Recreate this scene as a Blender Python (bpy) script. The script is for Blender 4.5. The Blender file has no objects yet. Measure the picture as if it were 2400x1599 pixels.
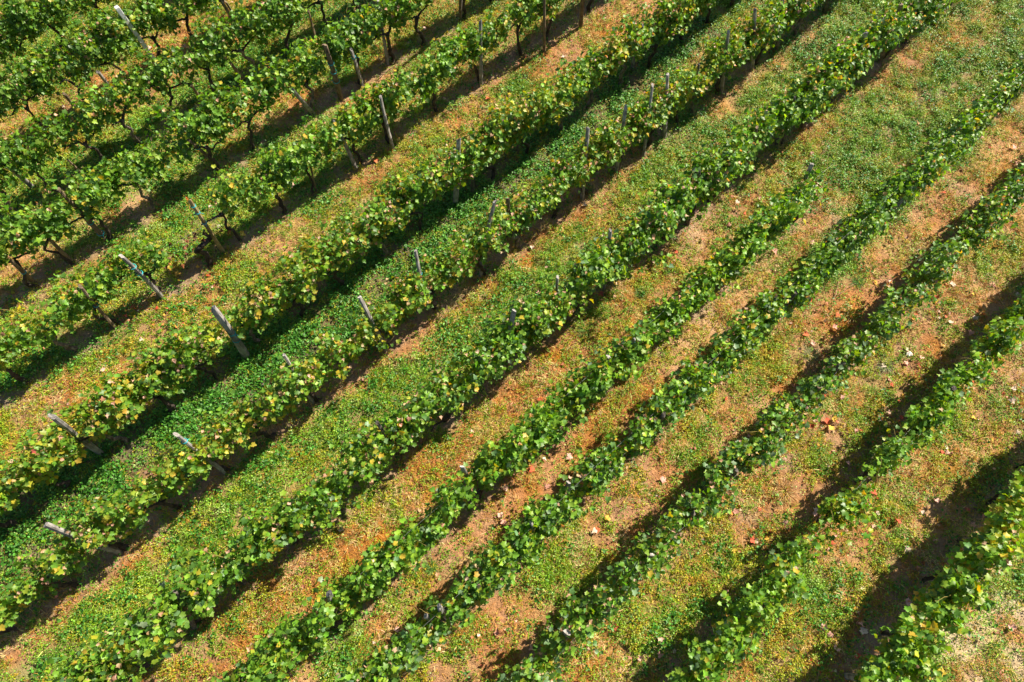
import bpy, math, mathutils
import numpy as np
from math import radians as R

scene = bpy.context.scene
col = scene.collection

# ------------------------------------------------------------------ camera
CAM_H = 12.0
PITCH = 24.2
cam_data = bpy.data.cameras.new("camera")
cam_data.sensor_width = 36.0
cam_data.lens = 24.0
cam_data.clip_end = 2000.0
cam = bpy.data.objects.new("camera", cam_data)
col.objects.link(cam)
cam.location = (0, 0, CAM_H)
cam.rotation_euler = (R(PITCH), 0, 0)
scene.camera = cam
scene.render.resolution_x = 1024
scene.render.resolution_y = 682

# ------------------------------------------------------------------ light
SUN_AZ = 35.5      # degrees from +X towards +Y
SUN_EL = 40.0
world = bpy.data.worlds.new("World")
scene.world = world
world.use_nodes = True
wn = world.node_tree
bg = wn.nodes["Background"]
sky = wn.nodes.new("ShaderNodeTexSky")
sky.sky_type = 'NISHITA'
sky.sun_disc = False
sky.sun_elevation = R(SUN_EL)
sky.sun_rotation = R(90 - SUN_AZ)
wn.links.new(sky.outputs[0], bg.inputs[0])
bg.inputs[1].default_value = 0.05
sun_data = bpy.data.lights.new("sun", 'SUN')
sun_data.energy = 5.0
sun_data.angle = R(0.5)
sun_data.color = (1.0, 0.90, 0.72)
sun = bpy.data.objects.new("sun", sun_data)
col.objects.link(sun)
d = mathutils.Vector((math.cos(R(SUN_EL)) * math.cos(R(SUN_AZ)), math.cos(R(SUN_EL)) * math.sin(R(SUN_AZ)), math.sin(R(SUN_EL))))
sun.rotation_euler = d.to_track_quat('Z', 'Y').to_euler()
sun.location = d * 40
scene.view_settings.view_transform = 'Standard'
scene.view_settings.look = 'None'
scene.view_settings.exposure = 1.12
scene.view_settings.gamma = 1.0
scene.cycles.max_bounces = 6
scene.cycles.transparent_max_bounces = 4

# ------------------------------------------------------------------ vineyard layout
# the rows run along u (azimuth 41.8 degrees); o is the distance across them
AZ = R(41.8)
U = np.array([math.cos(AZ), math.sin(AZ)])
V = np.array([-math.sin(AZ), math.cos(AZ)])
F = 1600.0
FW = np.array([0, math.sin(R(PITCH)), -math.cos(R(PITCH))])
UP = np.array([0, math.cos(R(PITCH)), math.sin(R(PITCH))])
RT = np.array([1.0, 0, 0])

def surveyed(x, y, h=0.0):
    """place on the ground plan (metres) of a spot surveyed on the aerial picture, at height h"""
    dd = FW + (x - 1200) / F * RT - (y - 799.5) / F * UP
    return (dd * ((CAM_H - h) / -dd[2]))[:2]

def along(p):
    return float(p @ U), float(p @ V)

def xy(s, o):
    return s * U + o * V

def picture(s, o, h=0.0):
    g = xy(s, o)
    v = np.array([g[0], g[1], h - CAM_H])
    z = v @ FW
    return 1200 + F * (v @ RT) / z, 799.5 - F * (v @ UP) / z

ROWS = {0: 18.3, 1: 16.4, 2: 14.65, 3: 13.02, 4: 11.2, 5: 9.38, 6: 7.14, 7: 5.5, 8: 3.65,
        9: 2.15, 10: 0.98, 11: -0.46, 12: -2.02, 13: -3.8}
ORD = ['zeroth', 'first', 'second', 'third', 'fourth', 'fifth', 'sixth', 'seventh', 'eighth', 'ninth', 'tenth',
       'eleventh', 'twelfth', 'thirteenth', 'fourteenth', 'fifteenth', 'sixteenth', 'seventeenth', 'eighteenth',
       'nineteenth', 'twentieth', '21st', '22nd', '23rd', '24th', '25th', '26th', '27th', '28th']

rng = np.random.default_rng(7)

# ------------------------------------------------------------------ materials
def new_mat(name):
    m = bpy.data.materials.new(name)
    m.use_nodes = True
    nt = m.node_tree
    b = nt.nodes["Principled BSDF"]
    return m, nt, b

def leaf_material(name, rough, trans, tcol=(1.25, 1.2, 0.45), spec=0.45):
    m, nt, b = new_mat(name)
    N, L = nt.nodes, nt.links
    at = N.new("ShaderNodeAttribute"); at.attribute_name = "pigment"
    geo = N.new("ShaderNodeNewGeometry")
    tc = N.new("ShaderNodeTexCoord")
    no = N.new("ShaderNodeTexNoise"); no.inputs['Scale'].default_value = 45.0; no.inputs['Detail'].default_value = 2.0
    L.new(tc.outputs['Object'], no.inputs['Vector'])
    mr = N.new("ShaderNodeMapRange"); mr.inputs[3].default_value = 0.75; mr.inputs[4].default_value = 1.25
    L.new(no.outputs[0], mr.inputs[0])
    mul = N.new("ShaderNodeVectorMath"); mul.operation = 'SCALE'
    L.new(at.outputs['Color'], mul.inputs[0]); L.new(mr.outputs[0], mul.inputs['Scale'])
    # pale underside of the blade
    mix = N.new("ShaderNodeMix"); mix.data_type = 'RGBA'
    pale = N.new("ShaderNodeVectorMath"); pale.operation = 'MULTIPLY_ADD'
    L.new(mul.outputs[0], pale.inputs[0]); pale.inputs[1].default_value = (1.05, 1.0, 1.1); pale.inputs[2].default_value = (0.02, 0.025, 0.015)
    L.new(geo.outputs['Backfacing'], mix.inputs[0]); L.new(mul.outputs[0], mix.inputs[6]); L.new(pale.outputs[0], mix.inputs[7])
    L.new(mix.outputs[2], b.inputs['Base Color'])
    b.inputs['Roughness'].default_value = rough
    b.inputs['Specular IOR Level'].default_value = spec
    tr = N.new("ShaderNodeBsdfTranslucent")
    tm = N.new("ShaderNodeVectorMath"); tm.operation = 'MULTIPLY'
    L.new(mul.outputs[0], tm.inputs[0]); tm.inputs[1].default_value = tcol
    L.new(tm.outputs[0], tr.inputs[0])
    ms = N.new("ShaderNodeMixShader"); ms.inputs[0].default_value = trans
    L.new(b.outputs[0], ms.inputs[1]); L.new(tr.outputs[0], ms.inputs[2])
    L.new(ms.outputs[0], N["Material Output"].inputs['Surface'])
    return m

M_LEAF = leaf_material("vine_leaf", 0.45, 0.34, (2.3, 1.9, 0.4), 0.42)
M_WEED = leaf_material("weed_leaf", 0.5, 0.25, (1.4, 1.4, 0.5), 0.4)
M_GRASS = leaf_material("grass_blade", 0.55, 0.2, (1.3, 1.3, 0.6), 0.3)
M_DRY = leaf_material("dead_leaf", 0.75, 0.12, (1.1, 0.9, 0.6), 0.2)

def wood_material(name, dark, mid, light, grain=(60, 60, 3.0), rough=0.85):
    m, nt, b = new_mat(name)
    N, L = nt.nodes, nt.links
    tc = N.new("ShaderNodeTexCoord")
    mp = N.new("ShaderNodeMapping"); mp.inputs['Scale'].default_value = grain
    L.new(tc.outputs['Object'], mp.inputs[0])
    n1 = N.new("ShaderNodeTexNoise"); n1.inputs['Scale'].default_value = 1.0; n1.inputs['Detail'].default_value = 5.0; n1.inputs['Roughness'].default_value = 0.65
    L.new(mp.outputs[0], n1.inputs['Vector'])
    n2 = N.new("ShaderNodeTexNoise"); n2.inputs['Scale'].default_value = 7.0; n2.inputs['Detail'].default_value = 3.0
    L.new(tc.outputs['Object'], n2.inputs['Vector'])
    ad = N.new("ShaderNodeMath"); ad.operation = 'ADD'
    L.new(n1.outputs[0], ad.inputs[0]); L.new(n2.outputs[0], ad.inputs[1])
    cr = N.new("ShaderNodeValToRGB")
    cr.color_ramp.elements[0].position = 0.38; cr.color_ramp.elements[0].color = (*dark, 1)
    cr.color_ramp.elements[1].position = 0.66; cr.color_ramp.elements[1].color = (*light, 1)
    e = cr.color_ramp.elements.new(0.5); e.color = (*mid, 1)
    hf = N.new("ShaderNodeMath"); hf.operation = 'MULTIPLY'; hf.inputs[1].default_value = 0.5
    L.new(ad.outputs[0], hf.inputs[0]); L.new(hf.outputs[0], cr.inputs[0])
    L.new(cr.outputs[0], b.inputs['Base Color'])
    bp = N.new("ShaderNodeBump"); bp.inputs['Strength'].default_value = 0.7; bp.inputs['Distance'].default_value = 0.01
    L.new(n1.outputs[0], bp.inputs['Height']); L.new(bp.outputs[0], b.inputs['Normal'])
    b.inputs['Roughness'].default_value = rough
    b.inputs['Specular IOR Level'].default_value = 0.25
    return m

M_POST = wood_material("weathered_wood", (0.11, 0.10, 0.095), (0.28, 0.26, 0.25), (0.48, 0.45, 0.43))
M_POST_BROWN = wood_material("brown_wood", (0.07, 0.05, 0.035), (0.18, 0.13, 0.09), (0.30, 0.23, 0.16))
M_POST_SHADED = wood_material("dark_wood", (0.045, 0.04, 0.037), (0.11, 0.095, 0.085), (0.22, 0.19, 0.17))  # darker copy of the stake wood, shade put into the colour of shadowed stakes
M_POST_TAN = wood_material("tan_wood", (0.16, 0.11, 0.05), (0.33, 0.24, 0.12), (0.45, 0.36, 0.2))
M_BARK = wood_material("vine_bark", (0.018, 0.014, 0.013), (0.055, 0.042, 0.036), (0.13, 0.10, 0.085), (45, 45, 9))
M_BARK_PALE = wood_material("split_vine_bark", (0.05, 0.04, 0.032), (0.15, 0.12, 0.10), (0.42, 0.36, 0.28), (40, 40, 8))
M_CANE = wood_material("green_cane", (0.16, 0.11, 0.035), (0.28, 0.22, 0.06), (0.42, 0.34, 0.12), (30, 30, 30), 0.6)
M_TWIG = wood_material("dry_twig", (0.25, 0.14, 0.09), (0.42, 0.27, 0.17), (0.55, 0.40, 0.27), (30, 30, 30))

def plain(name, c, rough, metal=0.0, var=0.12):
    m, nt, b = new_mat(name)
    N, L = nt.nodes, nt.links
    tc = N.new("ShaderNodeTexCoord")
    no = N.new("ShaderNodeTexNoise"); no.inputs['Scale'].default_value = 12.0; no.inputs['Detail'].default_value = 4.0
    L.new(tc.outputs['Object'], no.inputs['Vector'])
    cr = N.new("ShaderNodeValToRGB")
    cr.color_ramp.elements[0].position = 0.35; cr.color_ramp.elements[0].color = (*[v * (1 - 2.2 * var) for v in c], 1)
    cr.color_ramp.elements[1].position = 0.62; cr.color_ramp.elements[1].color = (*c, 1)
    L.new(no.outputs[0], cr.inputs[0]); L.new(cr.outputs[0], b.inputs['Base Color'])
    b.inputs['Roughness'].default_value = rough
    b.inputs['Metallic'].default_value = metal
    return m

M_TIE = plain("turquoise_twine", (0.03, 0.42, 0.48), 0.5)
M_WHITE = plain("white_paint", (0.74, 0.76, 0.78), 0.5, 0, 0.14)
M_WIRE = plain("galvanised_wire", (0.42, 0.42, 0.42), 0.55, 0.5)
M_STONE = plain("pale_stone", (0.78, 0.76, 0.74), 0.8)

# ------------------------------------------------------------------ mesh helpers
def raw_mesh(name, verts, faces, mat, colors=None, smooth=False):
    """verts (N,3), faces (M,k) arrays -> mesh"""
    me = bpy.data.meshes.new(name)
    verts = np.ascontiguousarray(verts, dtype=np.float32)
    faces = np.ascontiguousarray(faces, dtype=np.int32)
    m, k = faces.shape
    me.vertices.add(len(verts)); me.vertices.foreach_set("co", verts.ravel())
    me.loops.add(m * k); me.loops.foreach_set("vertex_index", faces.ravel())
    me.polygons.add(m)
    me.polygons.foreach_set("loop_start", np.arange(0, m * k, k, dtype=np.int32))
    me.polygons.foreach_set("loop_total", np.full(m, k, dtype=np.int32))
    if smooth:
        me.polygons.foreach_set("use_smooth", np.ones(m, dtype=bool))
    me.update(calc_edges=True)
    if colors is not None:
        at = me.color_attributes.new("pigment", 'FLOAT_COLOR', 'POINT')
        c = np.ones((len(verts), 4), dtype=np.float32); c[:, :3] = colors
        at.data.foreach_set("color", c.ravel())
    me.materials.append(mat)
    return me

def add(name, me, parent=None, loc=(0, 0, 0)):
    o = bpy.data.objects.new(name, me)
    col.objects.link(o)
    if parent is not None:
        o.parent = parent
    o.location = loc
    return o

def tag(o, label=None, cat=None, group=None, kind=None):
    if label: o["label"] = label
    if cat: o["category"] = cat
    if group: o["group"] = group
    if kind: o["kind"] = kind
    return o

def tube(path, radii, n=7, gnarl=0.0, rg=None, close=True):
    """verts, quads of a tube along a path; n sides"""
    path = np.asarray(path, float); radii = np.asarray(radii, float)
    k = len(path)
    t = np.gradient(path, axis=0); t /= np.linalg.norm(t, axis=1)[:, None] + 1e-9
    ref = np.array([0.31, 0.95, 0.05])
    vs = []
    for i in range(k):
        a = np.cross(t[i], ref); a /= np.linalg.norm(a) + 1e-9
        b = np.cross(t[i], a)
        ref = -np.cross(t[i], a) if False else ref
        for j in range(n):
            th = 2 * math.pi * j / n + 0.25 * i * (gnarl > 0)
            r = radii[i] * (1 + (gnarl * (rg.random() - 0.5) * 2 if gnarl else 0))
            vs.append(path[i] + r * (math.cos(th) * a + math.sin(th) * b))
    fs = []
    for i in range(k - 1):
        for j in range(n):
            fs.append((i * n + j, i * n + (j + 1) % n, (i + 1) * n + (j + 1) % n, (i + 1) * n + j))
    if close:
        vs.append(path[-1] + t[-1] * radii[-1] * 0.4); c = len(vs) - 1
        for j in range(n):
            a, b = (k - 1) * n + j, (k - 1) * n + (j + 1) % n
            fs.append((a, b, c, c))
    return np.array(vs), fs

def join(parts):
    V_, F_, off = [], [], 0
    for v, f in parts:
        V_.append(v)
        F_ += [tuple(i + off for i in q) for q in f]
        off += len(v)
    return np.vstack(V_), F_

def poly_mesh(name, v, f, mat, smooth=True):
    me = bpy.data.meshes.new(name)
    ff = [tuple(dict.fromkeys(q)) for q in f]
    me.from_pydata([tuple(map(float, p)) for p in v], [], ff)
    if smooth:
        me.polygons.foreach_set("use_smooth", np.ones(len(me.polygons), dtype=bool))
    me.update()
    me.materials.append(mat)
    return me

# templates: x across, y towards the tip, z out of the blade
def tmpl_vine():
    half = [(0.20, -0.10), (0.42, -0.06), (0.50, 0.16), (0.42, 0.27), (0.60, 0.50), (0.36, 0.58), (0.24, 0.66), (0.20, 0.84)]
    pts = [(0.0, 0.04)] + half + [(0.0, 1.0)] + [(-x, y) for x, y in half[::-1]]
    pts = [(0.0, 0.42)] + pts
    p = np.array(pts)
    z = 0.30 * np.abs(p[:, 0]) - 0.28 * (p[:, 1] - 0.3) ** 2
    v = np.column_stack([p[:, 0], p[:, 1], z])
    n = len(p) - 1
    f = np.array([(0, 1 + i, 1 + (i + 1) % n) for i in range(n)])
    f = f[:, [0, 2, 1]]
    return v, f
def tmpl_weed():
    v = np.array([(0, 0, 0), (0.32, 0.35, 0.08), (0.0, 0.5, -0.03), (-0.32, 0.35, 0.08), (0.26, 0.75, 0.03), (-0.26, 0.75, 0.03), (0, 1.0, -0.12)], float)
    f = np.array([(0, 1, 2), (0, 2, 3), (1, 4, 2), (2, 5, 3), (4, 6, 2), (2, 6, 5)])
    return v, f
def tmpl_small():
    v = np.array([(0, 0, 0), (0.36, 0.5, 0.10), (0, 1.0, -0.1), (-0.36, 0.5, 0.10)], float)
    f = np.array([(0, 1, 2), (0, 2, 3)])
    return v, f
def tmpl_blade():
    v = np.array([(-0.5, 0, 0), (0.5, 0, 0), (0.36, 0.55, 0.10), (-0.36, 0.55, 0.10), (0, 1.0, 0.0)], float)
    f = np.array([(0, 1, 2), (0, 2, 3), (3, 2, 4)])
    return v, f
T_VINE, T_WEED, T_SMALL, T_BLADE = tmpl_vine(), tmpl_weed(), tmpl_small(), tmpl_blade()

def frames(nrm, tip):
    z = nrm / (np.linalg.norm(nrm, axis=1)[:, None] + 1e-9)
    y = tip - (tip * z).sum(1)[:, None] * z
    y /= np.linalg.norm(y, axis=1)[:, None] + 1e-9
    x = np.cross(y, z)
    return x, y, z

def scatter(T, pos, nrm, tip, size, colors, width=None, curl=None):
    tv, tf = T
    x, y, z = frames(nrm, tip)
    n, k = len(pos), len(tv)
    sx = size if width is None else width
    sz = size if curl is None else size * curl
    P = pos[:, None, :] + (tv[None, :, 0, None] * sx[:, None, None]) * x[:, None, :] \
        + (tv[None, :, 1, None] * size[:, None, None]) * y[:, None, :] \
        + (tv[None, :, 2, None] * sz[:, None, None]) * z[:, None, :]
    Fc = tf[None] + (np.arange(n) * k)[:, None, None]
    C = np.repeat(colors, k, axis=0)
    return P.reshape(-1, 3), Fc.reshape(-1, 3), C

def merge(lst):
    off, A, B, C = 0, [], [], []
    for v, f, c in lst:
        A.append(v); B.append(f + off); C.append(c); off += len(v)
    return np.vstack(A), np.vstack(B), np.vstack(C)

# value noise on the plan
_lat = np.random.default_rng(99).random((8, 256, 256))
def vnoise(x, y, scale, k=0):
    X, Y = x / scale + 1000, y / scale + 1000
    xi, yi = np.floor(X).astype(int), np.floor(Y).astype(int)
    fx, fy = X - xi, Y - yi
    fx, fy = fx * fx * (3 - 2 * fx), fy * fy * (3 - 2 * fy)
    L_ = _lat[k]
    a, b = L_[xi % 256, yi % 256], L_[(xi + 1) % 256, yi % 256]
    c, d_ = L_[xi % 256, (yi + 1) % 256], L_[(xi + 1) % 256, (yi + 1) % 256]
    return (a * (1 - fx) + b * fx) * (1 - fy) + (c * (1 - fx) + d_ * fx) * fy

def height(x, y):
    h = 0.05 * (vnoise(x, y, 2.2, 0) - 0.5) + 0.035 * (vnoise(x, y, 0.6, 1) - 0.5) + 0.030 * (vnoise(x, y, 0.15, 2) - 0.5)
    # low ridge of soil along every vine row
    o = x * V[0] + y * V[1]
    for r in ROWS.values():
        h = h + 0.04 * np.exp(-((o - r) / 0.28) ** 2)
    return h

# ------------------------------------------------------------------ ground survey
# kind of ground at surveyed spots.  S soil, O orange straw, T pale tan, Y yellow green weeds, G green grass,
# P pale green, B broad leaved weeds, L leaf litter, E red leaves
SPOTS = """
60 330 T;20 50 P;170 320 Y;110 420 G;260 200 S;300 215 S;330 190 S;440 90 S;455 60 S;470 30 Y;230 120 G;480 240 P;320 330 G;550 270 T;650 150 G;770 90 P;560 190 G
330 420 P;330 480 T;430 420 P;620 270 T;740 240 S;840 150 G;900 130 O;250 650 Y;120 720 Y;180 690 Y;500 500 P;560 470 P;540 520 G;600 430 P;720 400 P;820 225 S;870 190 T;960 140 Y;1000 100 Y;1100 40 Y;60 650 T;400 520 P;360 560 P;60 800 G;200 850 P;130 850 G;280 800 P;680 340 P;760 300 P;20 700 Y
30 900 G;20 1000 Y;100 950 O;170 900 O;250 850 Y;300 800 Y;370 770 E;340 740 E;450 690 E;480 650 E;540 640 Y;590 610 Y;650 580 S;700 540 T;740 500 G;800 470 Y;860 420 O;900 430 Y;980 370 Y;1020 330 Y;1080 280 S;1110 260 E;1130 300 O;1200 220 G;1250 220 Y;1300 160 S;1350 110 S;1400 90 O;1450 60 S;1500 30 S;1150 190 S;600 680 Y;500 780 Y;420 850 Y;350 880 O;250 920 O;150 1000 Y;1230 260 Y;1330 220 Y
20 1250 B;50 1200 B;130 1160 B;200 1100 B;280 1060 B;350 1010 B;420 980 B;480 950 B;540 900 B;600 850 B;680 800 B;750 750 B;820 700 B;900 650 B;970 580 B;1050 500 B;1120 460 B;1200 400 B;1280 340 B;1350 280 B;1420 230 B;1500 180 B;1550 150 B;1600 110 B;1660 60 B;1700 20 G;1450 330 B;1520 260 G;1600 200 G;1650 140 Y;1740 60 Y;560 930 B;700 850 B;850 740 B;1100 540 G
100 1490 T;60 1520 S;200 1410 S;330 1290 T;300 1330 S;430 1190 S;480 1150 E;520 1130 O;560 1070 O;640 1010 O;700 970 E;760 930 O;830 890 S;900 850 O;950 800 S;1000 760 O;1050 720 S;1080 690 O;1130 650 O;1170 620 O;1230 560 O;1290 520 O;1350 490 O;1400 450 S;1480 380 O;1560 350 G;1620 300 P;1700 250 T;1760 200 T;1830 150 T;1900 90 T
50 1590 P;100 1560 P;150 1520 G;200 1470 G;250 1420 G;300 1390 G;350 1330 G;420 1260 G;500 1190 G;560 1140 G;600 1100 P;650 1060 P;700 1030 G;800 980 G;900 930 G;950 890 G;1000 860 P;1050 800 P;1100 780 P;1150 760 G;1230 700 P;1300 650 G;1350 590 P;1400 530 Y;1450 480 Y;1500 430 G;1560 400 G;1650 330 P;1700 290 P;1750 240 G;1800 190 G;1850 150 P;1900 110 B;1950 80 P;2000 60 P;2050 20 P
480 1560 O;550 1530 O;500 1500 Y;650 1430 O;600 1480 S;700 1380 O;800 1290 O;750 1330 O;780 1240 Y;830 1200 Y;850 1250 O;900 1170 Y;950 1150 O;1000 1080 O;1050 1060 O;1100 1000 O;1040 1020 Y;1200 930 S;1150 970 O;1280 870 S;1230 900 O;1330 810 O;1380 780 O;1400 740 Y;1450 700 O;1480 680 Y;1500 650 O;1550 620 Y;1600 590 L;1640 560 T;1650 500 L;1700 470 Y;1750 480 L;1750 430 Y;1800 400 Y;1850 350 Y;1900 300 T;1950 250 Y;2000 210 Y;2050 180 T
1900 350 Y;2000 260 G;2050 300 G;2000 350 G;1940 400 G;2100 200 Y;2150 130 O;2200 200 G;2230 140 G;2300 60 Y;2380 30 P;2350 150 G;2280 200 G;2100 300 G;2150 250 Y;2330 250 Y;2150 60 Y;2200 20 P;1960 465 W;1975 480 W;1900 540 T;1850 500 Y;1900 440 Y;2040 420 G;1820 560 Y;2250 100 O;2000 430 P
700 1590 T;800 1520 P;900 1480 T;950 1400 Y;1000 1340 S;1080 1270 S;1150 1230 S;1100 1290 Y;1200 1180 S;1290 1110 S;1250 1140 O;1350 1060 S;1400 1020 O;1450 960 O;1420 990 O;1500 930 O;1550 900 O;1600 850 T;1650 800 T;1700 760 T;1750 690 T;1800 640 T;1850 590 S;1900 530 S;1850 650 Y;1950 600 P;2000 520 G;2050 460 G;2100 400 Y;2200 330 G;2300 250 Y;2380 190 Y
1000 1599 Y;1050 1560 S;1080 1530 Y;1150 1510 S;1170 1490 S;1200 1450 S;1280 1400 Y;1300 1380 G;1370 1300 Y;1340 1330 Y;1420 1260 L;1440 1220 L;1460 1250 S;1500 1150 L;1480 1190 S;1560 1110 S;1550 1070 S;1600 1060 Y;1650 1030 Y;1700 1000 S;1680 960 Y;1750 1010 S;1790 960 T;1830 900 S;1800 850 Y;1850 830 Y;1900 800 L;1920 770 S;1980 740 S;1960 760 S;2020 690 S;2080 640 S;2120 600 T;2150 560 T;2200 500 S;2240 470 L;2300 430 S;2350 370 T;2390 330 S
1350 1590 S;1450 1560 T;1500 1530 Y;1550 1480 G;1600 1430 G;1550 1400 Y;1500 1480 Y;1620 1500 Y;1650 1350 Y;1700 1280 Y;1740 1230 L;1800 1190 L;1760 1200 Y;1830 1140 O;1860 1120 O;1800 1080 L;1880 1050 Y;1900 1020 L;1950 1000 L;1980 960 Y;2000 900 Y;2050 920 Y;2090 960 E;2100 850 L;2050 820 Y;2150 820 L;2200 750 L;2180 790 O;2250 650 T;2230 700 L;2300 620 Y;2350 580 Y;2390 520 T;2330 680 T
1750 1590 T;1700 1560 Y;1850 1500 Y;1800 1560 Y;1900 1400 G;1850 1440 Y;2000 1350 Y;1960 1300 T;2050 1300 Y;2100 1200 Y;2020 1260 O;2150 1100 T;2130 1150 Y;2200 1150 T;2170 1220 T;2250 1050 T;2220 1000 Y;2300 950 Y;2280 1010 L;2380 850 T;2350 900 L;1980 1270 S;1940 1280 T;1960 1560 L;1920 1580 L;2000 1500 L;2030 1440 L;1980 1470 Y;2100 1400 L;1900 1540 Y;1850 1480 Y;2240 1140 Y;2180 1060 T
2250 1500 W;2220 1560 W;2300 1400 W;2340 1330 W;2380 1350 P;2350 1550 W;2380 1500 S;2320 1480 W;2280 1560 T;2395 1440 W;2240 1440 W;2200 1590 P
"""
KIND = {  # straw, yellow weeds, grass, broad weeds, litter, red leaves, soil r,g,b
    'S': (.40, .20, .07, .01, .22, .03, .42, .195, .080),
    'O': (1.1, .42, .12, .00, .14, .03, .37, .165, .055),
    'T': (.95, .26, .12, .00, .20, .02, .47, .275, .125),
    'Y': (.45, .85, .26, .05, .18, .02, .34, .21, .07),
    'G': (.10, .40, 1.15, .25, .06, .00, .26, .20, .07),
    'P': (.30, .30, .95, .30, .10, .01, .30, .26, .10),
    'B': (.05, .15, .35, 1.0, .05, .00, .16, .13, .07),
    'L': (.60, .42, .10, .03, .85, .22, .37, .20, .10),
    'W': (.80, .10, .40, .03, .25, .02, .56, .44, .27),
    'E': (.35, .70, .15, .10, .45, .80, .38, .22, .10),
}
_sp, _sk = [], []
for tok in SPOTS.replace('\n', ';').split(';'):
    t3 = tok.split()
    if len(t3) == 3:
        _sp.append(surveyed(float(t3[0]), float(t3[1]))); _sk.append(KIND[t3[2]])
_sp, _sk = np.array(_sp), np.array(_sk)
GX0, GX1, GY0, GY1, GS = -15.0, 15.0, -2.5, 17.5, 0.1
gxs, gys = np.arange(GX0, GX1 + GS, GS), np.arange(GY0, GY1 + GS, GS)
gX, gY = np.meshgrid(gxs, gys, indexing='ij')
# spots stretch along the rows, so distances across the rows count more
_a = np.stack([gX.ravel() @ np.ones(1) if False else gX.ravel() * U[0] + gY.ravel() * U[1], (gX.ravel() * V[0] + gY.ravel() * V[1]) * 1.6], 1)
_b = np.stack([_sp @ U, (_sp @ V) * 1.6], 1)
gmap = np.zeros((len(_a), 9))
for i in range(0, len(_a), 4000):
    dd = ((_a[i:i + 4000, None, :] - _b[None]) ** 2).sum(2)
    w = 1.0 / (dd + 0.02) ** 2
    gmap[i:i + 4000] = (w @ _sk) / w.sum(1)[:, None]
gmap = gmap.reshape(len(gxs), len(gys), 9)

def ground_kind(x, y):
    # the edges between kinds of cover wander
    x = x + 0.35 * (vnoise(x, y, 0.5, 3) - 0.5); y = y + 0.35 * (vnoise(x, y, 0.5, 4) - 0.5)
    i = np.clip((x - GX0) / GS, 0, len(gxs) - 1.01); j = np.clip((y - GY0) / GS, 0, len(gys) - 1.01)
    i0, j0 = i.astype(int), j.astype(int); fi, fj = (i - i0)[:, None], (j - j0)[:, None]
    return (gmap[i0, j0] * (1 - fi) + gmap[i0 + 1, j0] * fi) * (1 - fj) + (gmap[i0, j0 + 1] * (1 - fi) + gmap[i0 + 1, j0 + 1] * fi) * fj

def row_strip(x, y):
    """1 on the shaded, thinly grown strip under each row, 0 in the alleys"""
    o = x * V[0] + y * V[1]
    f = np.zeros_like(o)
    for k, r in ROWS.items():
        if k == 6: continue
        w_ = 0.26 if k < 9 else 0.24
        f = np.maximum(f, np.exp(-((o - r - 0.05) / w_) ** 4))
    return f

# ground sheet: fine in the middle, running out to the horizon
def axis(a, b, step, far):
    mid = np.arange(a, b + step / 2, step)
    out = [step]
    while sum(out) < far: out.append(out[-1] * 1.35)
    ext = np.cumsum(out)
    return np.concatenate([a - ext[::-1], mid, b + ext])
ax_, ay_ = axis(-14, 14, 0.04, 400), axis(-1.8, 16.4, 0.04, 400)
X, Y = np.meshgrid(ax_, ay_, indexing='ij')
x_, y_ = X.ravel(), Y.ravel()
z_ = height(x_, y_)
gk = ground_kind(x_, y_)
soil = gk[:, 6:9].copy()
st = row_strip(x_, y_)[:, None] * 0.75
soil = soil * (1 - st) + np.array([0.30, 0.22, 0.155]) * st  # greyer soil along the rows: tone of their shadow band put into the pigment
nx, ny = len(ax_), len(ay_)
ii, jj = np.meshgrid(np.arange(nx - 1), np.arange(ny - 1), indexing='ij')
q = (ii * ny + jj).ravel()
faces = np.stack([q, q + ny, q + ny + 1, q + 1], 1)
mg, nt, b = new_mat("vineyard_soil")
N, L = nt.nodes, nt.links
at = N.new("ShaderNodeAttribute"); at.attribute_name = "pigment"
tc = N.new("ShaderNodeTexCoord")
n1 = N.new("ShaderNodeTexNoise"); n1.inputs['Scale'].default_value = 9.0; n1.inputs['Detail'].default_value = 7.0; n1.inputs['Roughness'].default_value = 0.7
n2 = N.new("ShaderNodeTexNoise"); n2.inputs['Scale'].default_value = 55.0; n2.inputs['Detail'].default_value = 4.0
n3 = N.new("ShaderNodeTexNoise"); n3.inputs['Scale'].default_value = 1.1; n3.inputs['Detail'].default_value = 3.0
for n_ in (n1, n2, n3): L.new(tc.outputs['Object'], n_.inputs['Vector'])
mr = N.new("ShaderNodeMapRange"); mr.inputs[1].default_value = 0.3; mr.inputs[2].default_value = 0.7; mr.inputs[3].default_value = 0.62; mr.inputs[4].default_value = 1.22
L.new(n1.outputs[0], mr.inputs[0])
mr2 = N.new("ShaderNodeMapRange"); mr2.inputs[1].default_value = 0.3; mr2.inputs[2].default_value = 0.7; mr2.inputs[3].default_value = 0.8; mr2.inputs[4].default_value = 1.15
L.new(n2.outputs[0], mr2.inputs[0])
mm = N.new("ShaderNodeMath"); mm.operation = 'MULTIPLY'; L.new(mr.outputs[0], mm.inputs[0]); L.new(mr2.outputs[0], mm.inputs[1])
sc = N.new("ShaderNodeVectorMath"); sc.operation = 'SCALE'; L.new(at.outputs['Color'], sc.inputs[0]); L.new(mm.outputs[0], sc.inputs['Scale'])
hs = N.new("ShaderNodeHueSaturation"); L.new(sc.outputs[0], hs.inputs['Color'])
mr3 = N.new("ShaderNodeMapRange"); mr3.inputs[1].default_value = 0.3; mr3.inputs[2].default_value = 0.7; mr3.inputs[3].default_value = 0.8; mr3.inputs[4].default_value = 1.15
L.new(n3.outputs[0], mr3.inputs[0]); L.new(mr3.outputs[0], hs.inputs['Saturation'])
L.new(hs.outputs[0], b.inputs['Base Color'])
b.inputs['Roughness'].default_value = 0.95; b.inputs['Specular IOR Level'].default_value = 0.1
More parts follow.
